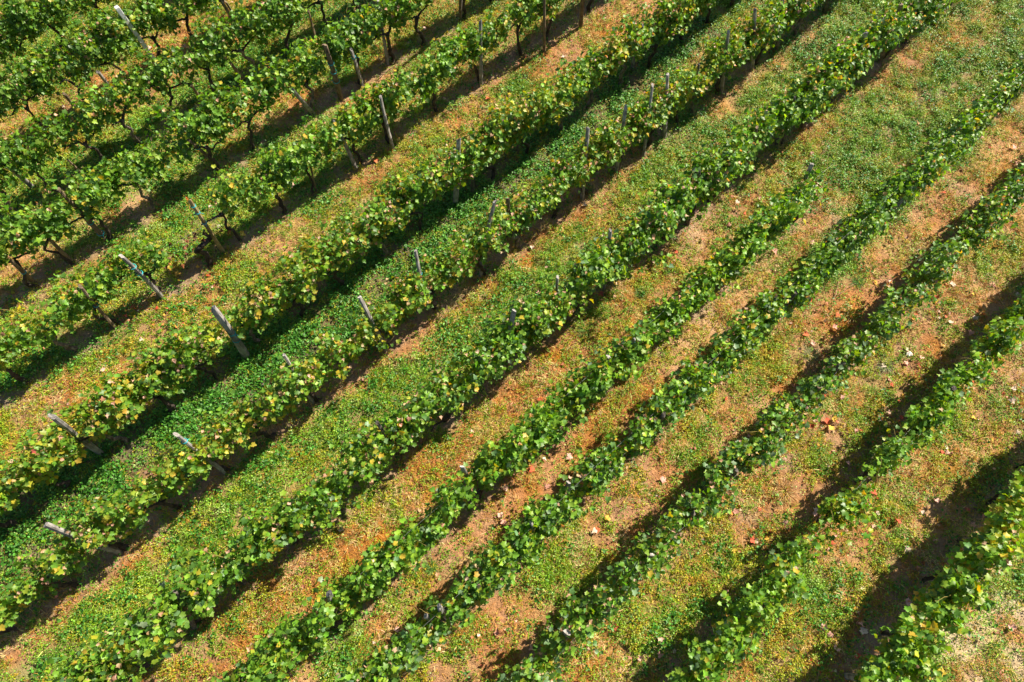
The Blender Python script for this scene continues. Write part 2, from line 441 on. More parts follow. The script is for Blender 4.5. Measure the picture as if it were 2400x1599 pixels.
ha = N.new("ShaderNodeMath"); ha.operation = 'MULTIPLY_ADD'; L.new(n2.outputs[0], ha.inputs[0]); ha.inputs[1].default_value = 0.4; L.new(n1.outputs[0], ha.inputs[2])
bp = N.new("ShaderNodeBump"); bp.inputs['Strength'].default_value = 0.9; bp.inputs['Distance'].default_value = 0.05
L.new(ha.outputs[0], bp.inputs['Height']); L.new(bp.outputs[0], b.inputs['Normal'])
tag(add("ground", raw_mesh("ground", np.stack([x_, y_, z_], 1), faces, mg, soil, smooth=True)), kind='structure')

# ------------------------------------------------------------------ ground cover (uncountable: stuff)
def region_points(n_per_m2, rg):
    """uniform points on the trapezium of ground the place shows, with a margin"""
    y0, y1 = -1.4, 15.9
    half = lambda y: 8.6 + (y + 1.0) * 0.325
    area = (half(y0) + half(y1)) * (y1 - y0)
    n = int(area * n_per_m2 * 1.25)
    y = rg.uniform(y0, y1, n); x = rg.uniform(-14.3, 14.3, n)
    k = np.abs(x) < half(y)
    return x[k], y[k]

def variate(cols, n, rg, val=0.25, hue=0.08):
    c = np.array(cols)[rg.integers(0, len(cols), n)]
    c = c * np.exp(rg.normal(0, val, (n, 1))) * np.exp(rg.normal(0, hue, (n, 3)))
    return np.clip(c, 0.005, 0.85)

def patchy(cols, x, y, rg, scale=0.45, k=0, mixp=0.22, val=0.2, hue=0.06):
    """neighbouring plants share their pigment, as one kind of weed grows beside its like"""
    n = len(x); cols = np.array(cols)
    t = vnoise(x, y, scale, k) * 0.65 + vnoise(x, y, scale * 0.3, (k + 3) % 8) * 0.35
    t = np.clip((t - 0.28) / 0.44, 0, 0.999)
    r_ = rg.random(n) < mixp
    t = np.where(r_, rg.random(n), t)
    c = cols[(t * len(cols)).astype(int)]
    c = c * np.exp(rg.normal(0, val, (n, 1))) * np.exp(rg.normal(0, hue, (n, 3)))
    return np.clip(c, 0.005, 0.85)

def up_normals(n, rg, tilt):
    v = rg.normal(0, tilt, (n, 3)); v[:, 2] = 1.0
    return v
def mound(x, y, h=0.11):
    return h * np.clip(vnoise(x, y, 0.22, 7) * 0.6 + vnoise(x, y, 0.09, 2) * 0.4 - 0.42, 0, 1) * 2.6
def flat_dirs(n, rg, rise=0.0):
    a = rg.uniform(0, 2 * math.pi, n)
    return np.stack([np.cos(a), np.sin(a), np.full(n, rise) if np.isscalar(rise) else rise], 1)

rg = np.random.default_rng(11)
def cover(idx, dens, under=0.4, sharp=1.0, clump=0.35, k=5):
    x, y = region_points(dens, rg)
    w = ground_kind(x, y)[:, idx]
    nz = 0.6 * vnoise(x, y, clump, k) + 0.4 * vnoise(x, y, clump * 0.35, (k + 1) % 8)
    p = w * np.clip((nz - 0.5) * 3.2 * sharp + 0.55, 0.03, 1.3)
    p *= 1 - (1 - np.where(x * V[0] + y * V[1] < 2.8, min(1.0, under + 0.3), under)) * row_strip(x, y)
    kx = rg.random(len(x)) < p
    return x[kx], y[kx]

# dry straw, lying nearly flat
x, y = cover(0, 2000, under=0.75)
n = len(x)
pos = np.stack([x, y, height(x, y) + rg.uniform(0.002, 0.045, n)], 1)
L_ = rg.uniform(0.05, 0.15, n)
tip = flat_dirs(n, rg, rg.uniform(-0.05, 0.35, n))
cl = patchy([(0.58, 0.40, 0.15), (0.52, 0.27, 0.06), (0.48, 0.19, 0.035), (0.30, 0.15, 0.05), (0.50, 0.24, 0.05), (0.62, 0.46, 0.22)], x, y, rg, 0.6, 2)
stv = scatter(T_BLADE, pos, up_normals(n, rg, 0.5), tip, L_, cl, width=rg.uniform(0.004, 0.010, n), curl=np.full(n, 0.8))
tag(add("dry_grass", raw_mesh("dry_grass", *stv[:2], M_GRASS, stv[2])), kind='stuff', label="dry straw coloured grass lying on the soil between the rows", cat="grass")

# fine green grass: little tufts
x, y = cover(2, 750, under=0.35)
m_ = 7
x = np.repeat(x, m_) + rg.normal(0, 0.022, len(x) * m_); y = np.repeat(y, m_) + rg.normal(0, 0.022, len(y) * m_)
n = len(x)
pos = np.stack([x, y, height(x, y)], 1)
tip = flat_dirs(n, rg, rg.uniform(0.2, 1.4, n))
cl = patchy([(0.13, 0.26, 0.012), (0.20, 0.36, 0.015), (0.28, 0.42, 0.03), (0.38, 0.46, 0.12), (0.17, 0.32, 0.015), (0.12, 0.22, 0.012)], x, y, rg, 0.5, 4)
gv = scatter(T_BLADE, pos, up_normals(n, rg, 0.6), tip, rg.uniform(0.04, 0.10, n) + mound(x, y, 0.12), cl, width=rg.uniform(0.006, 0.012, n), curl=np.full(n, 1.3))
tag(add("grass", raw_mesh("grass", *gv[:2], M_GRASS, gv[2])), kind='stuff', label="short green grass growing in the alleys between the vine rows", cat="grass")

# small leaved yellow green weeds
x, y = cover(1, 1700, under=0.4, clump=0.28)
m_ = 5
x = np.repeat(x, m_) + rg.normal(0, 0.016, len(x) * m_); y = np.repeat(y, m_) + rg.normal(0, 0.016, len(y) * m_)
n = len(x)
pos = np.stack([x, y, height(x, y) + rg.uniform(0.003, 1.0, n) * (0.04 + mound(x, y))], 1)
cl = patchy([(0.13, 0.27, 0.012), (0.24, 0.36, 0.015), (0.34, 0.38, 0.015), (0.38, 0.35, 0.02), (0.42, 0.29, 0.025), (0.30, 0.36, 0.015), (0.18, 0.30, 0.012)], x, y, rg, 0.5, 6)
wv = scatter(T_SMALL, pos, up_normals(n, rg, 0.55), flat_dirs(n, rg, rg.uniform(-0.2, 0.6, n)), rg.uniform(0.013, 0.036, n), cl)
tag(add("low_weeds", raw_mesh("low_weeds", *wv[:2], M_WEED, wv[2])), kind='stuff', label="low yellow green weeds covering the ground between the rows", cat="weeds")

# green small weeds going with the grass
x, y = cover(2, 600, under=0.6, k=2)
m_ = 5
x = np.repeat(x, m_) + rg.normal(0, 0.028, len(x) * m_); y = np.repeat(y, m_) + rg.normal(0, 0.028, len(y) * m_)
n = len(x)
pos = np.stack([x, y, height(x, y) + rg.uniform(0.02, 1.0, n) * (0.04 + mound(x, y, 0.14))], 1)
cl = patchy([(0.10, 0.22, 0.012), (0.15, 0.33, 0.015), (0.23, 0.42, 0.03), (0.34, 0.48, 0.14), (0.16, 0.35, 0.015)], x, y, rg, 0.55, 1)
wv = scatter(T_SMALL, pos, up_normals(n, rg, 0.5), flat_dirs(n, rg, rg.uniform(-0.2, 0.5, n)), rg.uniform(0.014, 0.038, n), cl)
tag(add("green_weeds", raw_mesh("green_weeds", *wv[:2], M_WEED, wv[2])), kind='stuff', label="small green leafy weeds mixed into the grass", cat="weeds")

# broad leaved weeds
x, y = cover(3, 300, under=1.0, sharp=0.8)
x2, y2 = region_points(26, rg)         # plus scattered plants on the shaded strips under the rows
kx = rg.random(len(x2)) < 0.9 * row_strip(x2, y2) * np.clip((vnoise(x2, y2, 0.5, 6) - 0.42) * 4, 0, 1)
x = np.concatenate([x, x2[kx]]); y = np.concatenate([y, y2[kx]])
m_ = 8
x = np.repeat(x, m_) + rg.normal(0, 0.045, len(x) * m_); y = np.repeat(y, m_) + rg.normal(0, 0.045, len(y) * m_)
n = len(x)
pos = np.stack([x, y, height(x, y) + rg.uniform(0.02, 0.13, n)], 1)
cl = variate([(0.045, 0.18, 0.014), (0.065, 0.23, 0.02), (0.10, 0.28, 0.035), (0.03, 0.12, 0.012)], n, rg, 0.2, 0.06)
wv = scatter(T_WEED, pos, up_normals(n, rg, 0.42), flat_dirs(n, rg, rg.uniform(-0.35, 0.3, n)), rg.uniform(0.03, 0.062, n), cl)
tag(add("broadleaf_weeds", raw_mesh("broadleaf_weeds", *wv[:2], M_WEED, wv[2])), kind='stuff', label="dense bright green broad leaved weeds filling the shaded alley", cat="weeds")

# clods and crumbs of dry soil
x, y = region_points(170, rg)
gk2 = ground_kind(x, y)
bare = np.clip(1.25 - gk2[:, 1] - 0.9 * gk2[:, 2] - gk2[:, 3], 0.05, 1) * np.clip((vnoise(x, y, 0.3, 1) - 0.35) * 3, 0, 1)
kx = rg.random(len(x)) < bare
x, y, gk2 = x[kx], y[kx], gk2[kx]
n = len(x)
tv = np.array([(-.5, -.4, -.2), (.5, -.45, -.2), (.55, .4, -.2), (-.45, .5, -.2), (-.2, -.1, .42), (.25, .15, .5)])
tf = np.array([(0, 1, 4), (1, 5, 4), (1, 2, 5), (2, 3, 5), (3, 4, 5), (3, 0, 4)])
pos = np.stack([x, y, height(x, y)], 1)
cv = scatter((tv, tf), pos, up_normals(n, rg, 0.3), flat_dirs(n, rg), rg.uniform(0.012, 0.045, n) * rg.uniform(.5, 1, n), np.clip(gk2[:, 6:9] * np.exp(rg.normal(-0.1, 0.25, (n, 1))), .02, .7), curl=rg.uniform(.6, 1.3, n))
tag(add("soil_clods", raw_mesh("soil_clods", *cv[:2], M_DRY, cv[2])), kind='stuff', label="crumbs and clods of dry orange brown soil", cat="soil")

# litter of small dead leaves
LITTER = [(0.50, 0.24, 0.15), (0.42, 0.17, 0.10), (0.55, 0.34, 0.22), (0.34, 0.12, 0.07), (0.58, 0.42, 0.30), (0.24, 0.11, 0.07), (0.20, 0.10, 0.06)]
x, y = cover(4, 55, under=0.9)
n = len(x)
pos = np.stack([x, y, height(x, y) + rg.uniform(0.01, 0.05, n)], 1)
lv = scatter(T_VINE, pos, up_normals(n, rg, 0.5), flat_dirs(n, rg, 0.1), rg.uniform(0.02, 0.065, n), variate(LITTER, n, rg, 0.25, 0.08), curl=rg.uniform(0.5, 2.2, n))
x, y = cover(5, 38, under=0.6)
n2_ = len(x)
pos = np.stack([x, y, height(x, y) + rg.uniform(0.02, 0.06, n2_)], 1)
rv = scatter(T_VINE, pos, up_normals(n2_, rg, 0.5), flat_dirs(n2_, rg, 0.1), rg.uniform(0.03, 0.07, n2_),
             variate([(0.62, 0.10, 0.03), (0.65, 0.20, 0.05), (0.60, 0.13, 0.07), (0.60, 0.36, 0.05)], n2_, rg, 0.2, 0.06), curl=rg.uniform(0.5, 1.6, n2_))
lv = merge([lv, rv])
tag(add("leaf_litter", raw_mesh("leaf_litter", *lv[:2], M_DRY, lv[2])), kind='stuff', label="scattered small dead leaves in pink, red and brown", cat="leaf litter")

# ------------------------------------------------------------------ vines
PAL = {
    'green': [(0.075, 0.19, 0.010), (0.10, 0.24, 0.012), (0.045, 0.13, 0.008), (0.15, 0.28, 0.014)],
    'fresh': [(0.11, 0.27, 0.012), (0.15, 0.32, 0.014), (0.08, 0.21, 0.010), (0.21, 0.36, 0.018)],
    'blue':  [(0.08, 0.19, 0.05), (0.12, 0.23, 0.09), (0.16, 0.26, 0.13), (0.06, 0.16, 0.03)],
    'yellow': [(0.25, 0.32, 0.015), (0.32, 0.32, 0.015), (0.20, 0.29, 0.012), (0.40, 0.30, 0.02)],
    'dry':   [(0.46, 0.27, 0.17), (0.50, 0.32, 0.22), (0.36, 0.19, 0.11), (0.48, 0.34, 0.17)],
    'brown': [(0.16, 0.06, 0.03), (0.24, 0.09, 0.04), (0.12, 0.05, 0.03)],
}
# per row: weights of leaf colours, density, foliage bottom, top, half width, leaf size
ROWSET = {
    0: (dict(green=.8, fresh=.16, yellow=.03), .95, .68, 1.75, .20, .74),
    1: (dict(green=.72, fresh=.20, yellow=.05, dry=.03), .92, .72, 1.78, .21, .74),
    2: (dict(green=.70, fresh=.20, yellow=.06, dry=.04), .95, .72, 1.78, .23, .74),
    3: (dict(green=.70, fresh=.22, yellow=.05, dry=.03), .90, .76, 1.75, .21, .74),
    4: (dict(green=.62, fresh=.30, yellow=.05, dry=.02), .90, .78, 1.75, .21, .76),
    5: (dict(green=.48, fresh=.40, yellow=.09, dry=.02), .90, .74, 1.65, .20, .76),
    6: (dict(green=.46, fresh=.26, yellow=.20, dry=.08), 1.10, .62, 1.66, .25, .74),
    7: (dict(green=.46, fresh=.24, yellow=.20, dry=.09), 1.00, .62, 1.62, .24, .70),
    8: (dict(green=.34, fresh=.46, blue=.10, yellow=.06, dry=.05), 1.35, .55, 1.62, .31, .74),
    9: (dict(green=.25, fresh=.66, blue=.03, yellow=.04, dry=.02), .98, .62, 1.60, .18, .72),
    10: (dict(green=.34, fresh=.44, blue=.13, yellow=.05, dry=.03), 1.05, .60, 1.55, .20, .72),
    11: (dict(green=.32, fresh=.30, blue=.24, yellow=.05, dry=.07), 1.0, .48, 1.38, .21, .70),
    12: (dict(green=.22, fresh=.62, blue=.06, yellow=.09, dry=.01), .95, .55, 1.42, .18, .74),
    13: (dict(green=.22, fresh=.54, blue=.04, yellow=.18, dry=.02), 1.45, .65, 1.62, .27, .82),
}
# stretches of a row that are thinner or fuller than the rest: (row, from, to, factor)
THIN = [(5, -7, -3.6, .7), (5, -3.6, -2.7, .55), (5, -2.7, -2.2, .5), (5, -.35, .95, 0.0), (6, -.9, .15, .35), (6, -3.2, -2.4, .8),
        (8, 4.35, 5.0, .55), (8, -1.2, .2, .75), (10, 8.6, 9.2, .7), (11, 6.7, 7.4, .5), (11, 9.3, 9.9, .6), (12, 4.35, 5.05, .15), (12, 6.7, 7.2, .25),
        (7, 1.7, 2.6, .8), (7, -2.6, -1.9, .7), (4, .5, 1.4, .7), (3, 1.9, 2.6, .6), (5, 1.0, 2.0, .8)]
ROW_END = {9: (-9, 9.75)}
SPECIAL = {(6, 's', 6, 12): 'dry'}

CLEAR = {}     # row -> stakes the leaves leave free on the downhill side: (s at foot, s at head, height, strength)
def free_of_stakes(row, s, c, h, rg):
    k = np.ones(len(s), bool)
    for a, b_, ht_, st_ in CLEAR.get(row, []):
        sc_ = a + (b_ - a) * h / ht_
        k &= ~((np.abs(s - sc_) < 0.085) & (c < 0.05) & (h < ht_ + .1) & (rg.random(len(s)) < st_))
    return k

def thin_factor(row, s):
    f = np.ones_like(s)
    for r_, a, b_, v in THIN:
        if r_ == row:
            f = np.where((s > a) & (s < b_), np.minimum(f, v), f)
    return f

U3 = np.array([U[0], U[1], 0]); V3 = np.array([V[0], V[1], 0]); Z3 = np.array([0, 0, 1.0])

def foliage(row, s0, span, rg, shape):
    """leaf blades on shoots; returns merged arrays in vine-local coordinates plus shoot paths"""
    pal, dens, hb, ht, hw, lsz = ROWSET[row]
    lush, topj, lean, yel = shape
    nsh = max(3, int(round(span * 21 * dens * lush)))
    P, NR, TP, HH = [], [], [], []
    shoots = []
    for i in range(nsh):
        a = rg.uniform(-0.5, 0.5) * span * 1.08
        c0 = rg.normal(0, 0.05)
        h0 = rg.uniform(hb - 0.02, hb + 0.40)
        top = ht + topj + rg.normal(0, 0.07)
        ln = (top - h0) * rg.uniform(0.75, 1.25)
        k = int(ln / 0.05)
        side = rg.choice([-1, 1])
        va = rg.normal(0, 0.28); vc = side * rg.uniform(0.0, 0.25) + lean
        p = np.array([a, c0, h0]); vel = np.array([va, vc, 1.0])
        path = [p.copy()]
        for j in range(max(k, 4)):
            over = max(0.0, (p[2] - (top - 0.22)) / 0.22)
            vel = vel + rg.normal(0, 0.10, 3) + np.array([0.0, side * 0.10 * over, -0.42 * over])
            if abs(p[1]) > hw * 0.85: vel[1] -= np.sign(p[1]) * 0.22; vel[2] -= 0.18
            vel /= np.linalg.norm(vel)
            p = p + vel * 0.05
            if p[2] < hb - 0.1: break
            path.append(p.copy())
            out = np.array([rg.normal(0, 0.7), (1 if j % 2 else -1) * rg.uniform(0.2, 1.0) + 0.5 * np.sign(p[1] + 1e-6), rg.normal(-0.05, 0.4)])
            out /= np.linalg.norm(out)
            q_ = p + out * rg.uniform(0.03, 0.12)
            P.append(q_); NR.append(np.array([0, 0.55 * np.sign(out[1]), 0.75]) + rg.normal(0, 0.42, 3))
            TP.append(out * 0.7 + np.array([0, 0, -0.75]) + rg.normal(0, 0.35, 3))
            for _q in range(2 if rg.random() < 0.5 else 1):
                o2 = rg.normal(0, 1, 3); o2 /= np.linalg.norm(o2)
                P.append(p + o2 * rg.uniform(0.05, 0.14)); NR.append(np.array([0, 0.5 * np.sign(p[1]), 0.7]) + rg.normal(0, 0.5, 3))
                TP.append(o2 * 0.6 + np.array([0, 0, -0.6]) + rg.normal(0, 0.35, 3))
        shoots.append(np.array(path))
    P, NR, TP = np.array(P), np.array(NR), np.array(TP)
    s_abs = s0 + P[:, 0]
    keep = rg.random(len(P)) < thin_factor(row, s_abs)
    if row in ROW_END: keep &= s_abs < ROW_END[row][1]
    keep &= free_of_stakes(row, s_abs, P[:, 1], P[:, 2], rg)
    P, NR, TP, s_abs = P[keep], NR[keep], TP[keep], s_abs[keep]
    n = len(P)
    if n == 0: return None, []
    names = list(pal); w = np.array([pal[k] for k in names], float)
    # dead and yellow leaves gather in patches
    C = np.zeros((n, 3)); isdry = np.zeros(n, bool)
    patch = vnoise(s_abs, P[:, 2] * 1.0 + row * 7.3, 0.4, 3)
    for i in range(n):
        ww = w.copy()
        for j, nm in enumerate(names):
            if nm == 'dry': ww[j] *= (0.35 + 1.5 * max(0, P[i, 2] - hb) / (ht - hb)) * (0.3 + 1.6 * patch[i]) * 0.95
            if nm == 'yellow': ww[j] *= yel * (0.4 + 1.3 * patch[i])
        ww /= ww.sum()
        nm = names[int(np.searchsorted(np.cumsum(ww), rg.random() * 0.9999))]
        pl = PAL[nm]; C[i] = pl[rg.integers(len(pl))]; isdry[i] = nm == 'dry'
    C *= np.exp(rg.normal(0, 0.17, (n, 1))) * np.exp(rg.normal(0, 0.05, (n, 3)))
    size = rg.uniform(0.075, 0.135, n) * lsz
    size[isdry] *= 0.72
    curl = rg.uniform(0.6, 1.7, n); curl[isdry] *= 1.9
    return (P, NR, TP, size, np.clip(C, 0.01, 0.8), curl), shoots

def to_world_axes(A):
    return A[:, 0:1] * U3 + A[:, 1:2] * V3 + A[:, 2:3] * Z3

def trunk_parts(rg, hb, pale=False, wild=1.0):
    """gnarled trunk with two arms, vine-local (a, c, h)"""
    k = 11
    hh = np.linspace(-0.05, hb + 0.08, k)
    wa = np.cumsum(rg.normal(0, 0.040 * wild, k)); wc = np.cumsum(rg.normal(0, 0.018 * wild, k))
    wa -= np.linspace(0, wa[-1] * 0.5, k); wa -= wa[0]; wc -= wc[0]
    path = np.stack([wa, wc, hh], 1)
    rad = np.linspace(0.042, 0.025, k) * rg.uniform(0.8, 1.25); rad[0] *= 1.5; rad[-1] *= 1.35; rad[-2] *= 1.25
    tr = tube(to_world_axes(path), rad, 8, 0.22, rg)
    arms = []
    for sgn in (-1, 1):
        L1 = rg.uniform(0.25, 0.5); kk = 7
        t = np.linspace(0, 1, kk)
        pa = path[-1] + np.stack([sgn * t * L1, np.cumsum(rg.normal(0, 0.014, kk)), 0.10 * np.sin(t * 2.2) + np.cumsum(rg.normal(0, 0.032, kk))], 1)
        pa[0] = path[-2]
        arms.append(tube(to_world_axes(pa), np.linspace(0.026, 0.012, kk), 6, 0.25, rg))
    return tr, join(arms)

LOOK = {0: 'green', 1: 'dense green', 2: 'dense green', 3: 'dense green', 4: 'bushy green', 5: 'light green', 6: 'yellowing',
        7: 'yellow green', 8: 'glossy green', 9: 'fresh green', 10: 'glossy green', 11: 'grey green', 12: 'sparse green', 13: 'large leaved'}
row_name = {k: ORD[k + 1] + ' row' for k in ROWS}

def build_vine(row, s0, span, seed, label, bare=False, shape=None):
    rg = np.random.default_rng(seed)
    o = ROWS[row] + rg.normal(0, 0.02)
    g = xy(s0, o)
    z = float(height(np.array([g[0]]), np.array([g[1]]))[0])
    root = add("grapevine", None, None, (g[0], g[1], z))
    tag(root, label, "grapevine", "grapevines trained along the vineyard rows")
    hb = ROWSET[row][2]
    tr, ar = trunk_parts(rg, hb, wild=1.5 if bare else 1.0)
    pale = rg.random() < 0.2
    add("trunk", poly_mesh("trunk", *tr, M_BARK_PALE if pale else M_BARK), root)
    add("arm", poly_mesh("arm", *ar, M_BARK), root)
    if bare: return root
    if shape is None:
        shape = (rg.uniform(0.8, 1.2), rg.uniform(-0.1, 0.1), rg.normal(0, 0.05), rg.choice([0.4, 0.8, 1.4, 2.2]))
    fo, shoots = foliage(row, s0, span, rg, shape)
    if fo is None: return root
    P, NR, TP, size, C, curl = fo
    v, f, c = scatter(T_VINE, to_world_axes(P), to_world_axes(NR), to_world_axes(TP), size, C, curl=curl)
    add("foliage", raw_mesh("foliage", v, f, M_LEAF, c), root)
    canes = []
    lim = [sh for sh in shoots if len(sh) > 5 and thin_factor(row, np.array([s0 + sh[len(sh) // 2, 0]]))[0] > rg.random() * 0.9]
    for sh in lim[:14]:
        canes.append(tube(to_world_axes(sh), np.linspace(0.0055, 0.002, len(sh)), 4, 0, rg))
    # a few long whips reach beyond the leaves
    for q in range(rg.integers(0, 3)):
        a = rg.uniform(-.4, .4) * span; k = 9
        if thin_factor(row, np.array([s0 + a]))[0] < 0.3: continue
        t = np.linspace(0, 1, k)
        sd = rg.choice([-1, 1])
        w_ = np.stack([a + t * rg.normal(0, .3), sd * t * rg.uniform(.1, .35), ROWSET[row][3] - .35 + 0.5 * t - 0.35 * t * t * rg.uniform(0, 1)], 1) + np.cumsum(rg.normal(0, 0.008, (k, 3)), 0)
        canes.append(tube(to_world_axes(w_), np.linspace(0.005, 0.002, k), 4, 0, rg))
    if canes:
        add("canes", poly_mesh("canes", *join(canes), M_CANE), root)
    return root

# surveyed stakes
W, Bn, Shd, Tn = M_POST, M_POST_BROWN, M_POST_SHADED, M_POST_TAN
# (row, top x, top y, base x, base y, height, radius, material, ties, bend, look)
STK = [
    (4, 762, 105, 800, 235, 1.72, .062, Bn, (.35, .52, .68), .01, "thick brown stake with three turquoise ties"),
    (3, 163, 381, 204, 418, 0.9, .035, Bn, (), .0, None),
    (4, 439, 326, 520, 394, 1.35, .045, Bn, (.7,), .03, "brown stake with a turquoise tie beside a forked trunk"),
    (3, 728, 37, 741, 99, 1.2, .04, Bn, (), .0, None),
    (3, 455, 218, 483, 252, 1.0, .035, Bn, (), .0, None),
    (2, 238, 184, 279, 231, 1.1, .045, W, (), .0, None),
    (2, 175, 245, 204, 289, 1.2, .04, Bn, (), .0, None),
    (2, 530, 27, 564, 65, 1.0, .04, Bn, (), .0, None),
    (3, 537, 170, 575, 194, 0.9, .045, Bn, (), .0, None),
    (4, 136, 442, 252, 563, 1.75, .055, Bn, (.35, .12), .0, "stout brown stake with a pale sawn top and turquoise tie"),
    (3, 14, 401, 78, 440, 1.5, .045, W, (), .0, None),
    (4, 683, 218, 738, 272, 1.2, .045, W, (), .0, None),
    (5, 445, 469, 525, 594, 1.78, .045, Tn, (.6, .78, .9), .0, "tall leaning tan stake standing clear of leaves with turquoise ties"),
    (5, 724, 374, 741, 450, 1.0, .026, Bn, (), .0, None),
    (4, 822, 115, 851, 204, 1.3, .05, W, (.8,), .0, "grey stake with a turquoise tie next to the thickest brown stake"),
    (4, 883, 0, 909, 153, 1.7, .05, W, (), .0, None),
    (4, 1082, -60, 1079, 51, 1.7, .055, Shd, (), .0, None),
    (5, 1126, 48, 1128, 204, 1.78, .045, W, (), .0, None),
    (5, 1276, -18, 1276, 126, 1.7, .035, Bn, (), .0, None),
    (5, 1371, -60, 1361, 65, 1.7, .05, Bn, (), .0, None),
    (6, 1507, 60, 1480, 165, 1.5, .04, W, (), .0, None),
    (5, 1007, 140, 1021, 262, 1.4, .03, Bn, (), .0, None),
    (5, 890, 228, 922, 350, 1.75, .045, W, (), .02, "grey stake rising through leaves beside a dark forked trunk"),
    (5, 780, 280, 837, 398, 1.5, .042, W, (), .0, None),
    (6, 1075, 326, 1067, 483, 1.83, .052, W, (.72,), .0, "straight grey stake with one turquoise tie above the dark weedy alley"),
    (6, 1109, 360, 1108, 459, 1.2, .04, Shd, (), .0, None),
    (7, 1378, 301, 1364, 469, 1.95, .045, W, (), .0, None),
    (7, 1468, 252, 1443, 408, 1.9, .05, W, (), .0, None),
    (7, 1528, 200, 1507, 370, 2.05, .045, W, (), .0, None),
    (7, 1565, 173, 1558, 323, 1.95, .045, W, (), .0, None),
    (7, 1160, 473, 1126, 649, 1.95, .045, W, (.35,), -.03, "leaning stake with a pale top and a turquoise tie low down"),
    (7, 1189, 465, 1194, 594, 1.5, .038, Bn, (.75,), .0, None),
    (7, 1765, 24, 1763, 167, 1.95, .042, W, (), .0, None),
    (7, 1707, 75, 1690, 218, 1.95, .045, W, (), .0, None),
    (7, 1640, 150, 1620, 272, 1.6, .04, Shd, (), .0, None),
    (7, 1835, 0, 1818, 126, 1.7, .045, Shd, (), .0, None),
    (7, 1945, -80, 1931, 34, 1.7, .045, Shd, (), .0, None),
    (8, 2110, 10, 2059, 146, 1.85, .055, Bn, (.8,), .02, "dark leaning stake with a turquoise tie near the top edge of the photo"),
    (8, 2005, 88, 1994, 201, 1.75, .045, W, (), .0, None),
    (8, 1965, 140, 1940, 241, 1.5, .045, Shd, (), .0, None),
    (8, 1895, 190, 1880, 303, 1.5, .05, Bn, (), .0, None),
    (8, 1862, 230, 1831, 340, 1.6, .04, Shd, (), .0, None),
    (8, 1775, 300, 1746, 408, 1.6, .045, Bn, (), .0, None),
    (8, 1640, 400, 1610, 530, 1.6, .05, Shd, (.45,), .0, "shade-dark stake with a bright turquoise knot under glossy leaves"),
    (8, 1553, 440, 1541, 572, 1.7, .055, Bn, (.35,), .0, None),
    (5, 284, 601, 384, 700, 1.75, .055, W, (.75, .6), .03, "bent grey stake with turquoise ties left of the bare trunk"),
    (5, 189, 672, 272, 768, 1.75, .045, Bn, (.55,), .03, None),
    (4, 115, 560, 170, 615, 1.0, .042, Bn, (), .0, None),
    (4, 25, 610, 85, 666, 1.1, .042, Bn, (.5,), .0, None),
    (6, 500, 723, 581, 839, 1.85, .062, W, (.55, .42), .05, "thick bowed grey stake with two turquoise ties and a hooked top"),
    (6, 125, 975, 238, 1065, 1.80, .062, W, (), .0, "thick stake with a broad pale sawn top at the left"),
    (7, 413, 1019, 527, 1107, 1.95, .048, W, (.85,), .0, None),
    (7, 665, 832, 734, 944, 1.95, .046, W, (.3,), .0, None),
    (7, 844, 696, 905, 822, 1.95, .052, W, (), .0, "split grey stake with a wide weathered top and pale foot"),
    (7, 973, 589, 1009, 730, 2.0, .040, W, (.68, .58, .28), .05, "curved slim stake with three turquoise ties among yellow leaves"),
    (7, 107, 1231, 282, 1295, 1.95, .058, W, (.35,), .03, "long grey stake with a knobbly pale top, leaning far left"),
    (8, 449, 1335, 462, 1477, 1.55, .042, Shd, (), .02, "narrow shade-dark stake with a crooked grey top at lower left"),
    (8, 1205, 727, 1176, 881, 1.9, .055, W, (), .0, "upright grey stake in mid picture with dark lower half"),
    (8, 1431, 540, 1415, 679, 1.8, .042, W, (.5,), .0, "slim grey stake with a turquoise tie halfway up"),
    (8, 1313, 696, 1332, 751, 0.75, .05, Bn, (), .0, "short brown stump of a stake beside a split trunk"),
    (8, 1307, 649, 1300, 755, 1.6, .04, W, (), .0, None),
    (8, 883, 989, 936, 1063, 1.75, .04, Shd, (), .04, None),
]
# stakes seen nearly from above: only the head shows (row, x, y, height, radius, material, ties, look)
STK2 = [
    (9, 1906, 384, 1.75, .050, W, (), "grey stake at the upper end of the short row"),
    (10, 2117, 466, 1.30, .048, W, (), "curled pale split stake head beside low leaves"),
    (9, 1426, 836, 1.6, .055, W, (), None), (9, 1488, 795, 1.6, .035, W, (.9,), None),
    (10, 1555, 973, 1.5, .058, Shd, (), "shade-dark stake with a flat cut head in bright leaves"),
    (11, 2266, 564, 1.3, .05, Shd, (), None), (10, 1869, 686, 1.5, .05, Shd, (), None),
    (11, 1974, 853, 1.35, .062, Shd, (), "broad shade-dark split stake among sparse leaves"), (11, 1920, 907, 1.3, .052, Bn, (), None),
    (11, 1821, 1002, 1.3, .048, Bn, (), None), (12, 2236, 910, 1.3, .058, Shd, (), "flat topped shade-dark stake beside bare wires"),
    (9, 770, 1390, 1.7, .058, W, (), "white bleached stake head lying over at an angle"), (9, 736, 1423, 1.5, .045, W, (), None),
    (9, 1084, 1093, 1.7, .045, W, (), "narrow pale stake head above a wire"), (10, 1332, 1130, 1.55, .042, W, (), None),
    (10, 1245, 1226, 1.55, .045, W, (), None), (10, 1026, 1423, 1.6, .056, W, (), "pale wedge shaped stake head among large leaves"),
    (10, 997, 1443, 1.5, .045, W, (), None), (10, 848, 1581, 1.55, .05, W, (), None), (11, 1528, 1300, 1.3, .05, W, (), None),
    (11, 1330, 1481, 1.35, .075, W, (), "widest flat grey stake head near the bottom edge"), (11, 1727, 1103, 1.3, .045, Shd, (), None),
    (11, 1627, 1202, 1.3, .05, Shd, (), None), (13, 2073, 1596, 1.35, .05, W, (.93, .85), None),
]
used = {}
entries = []
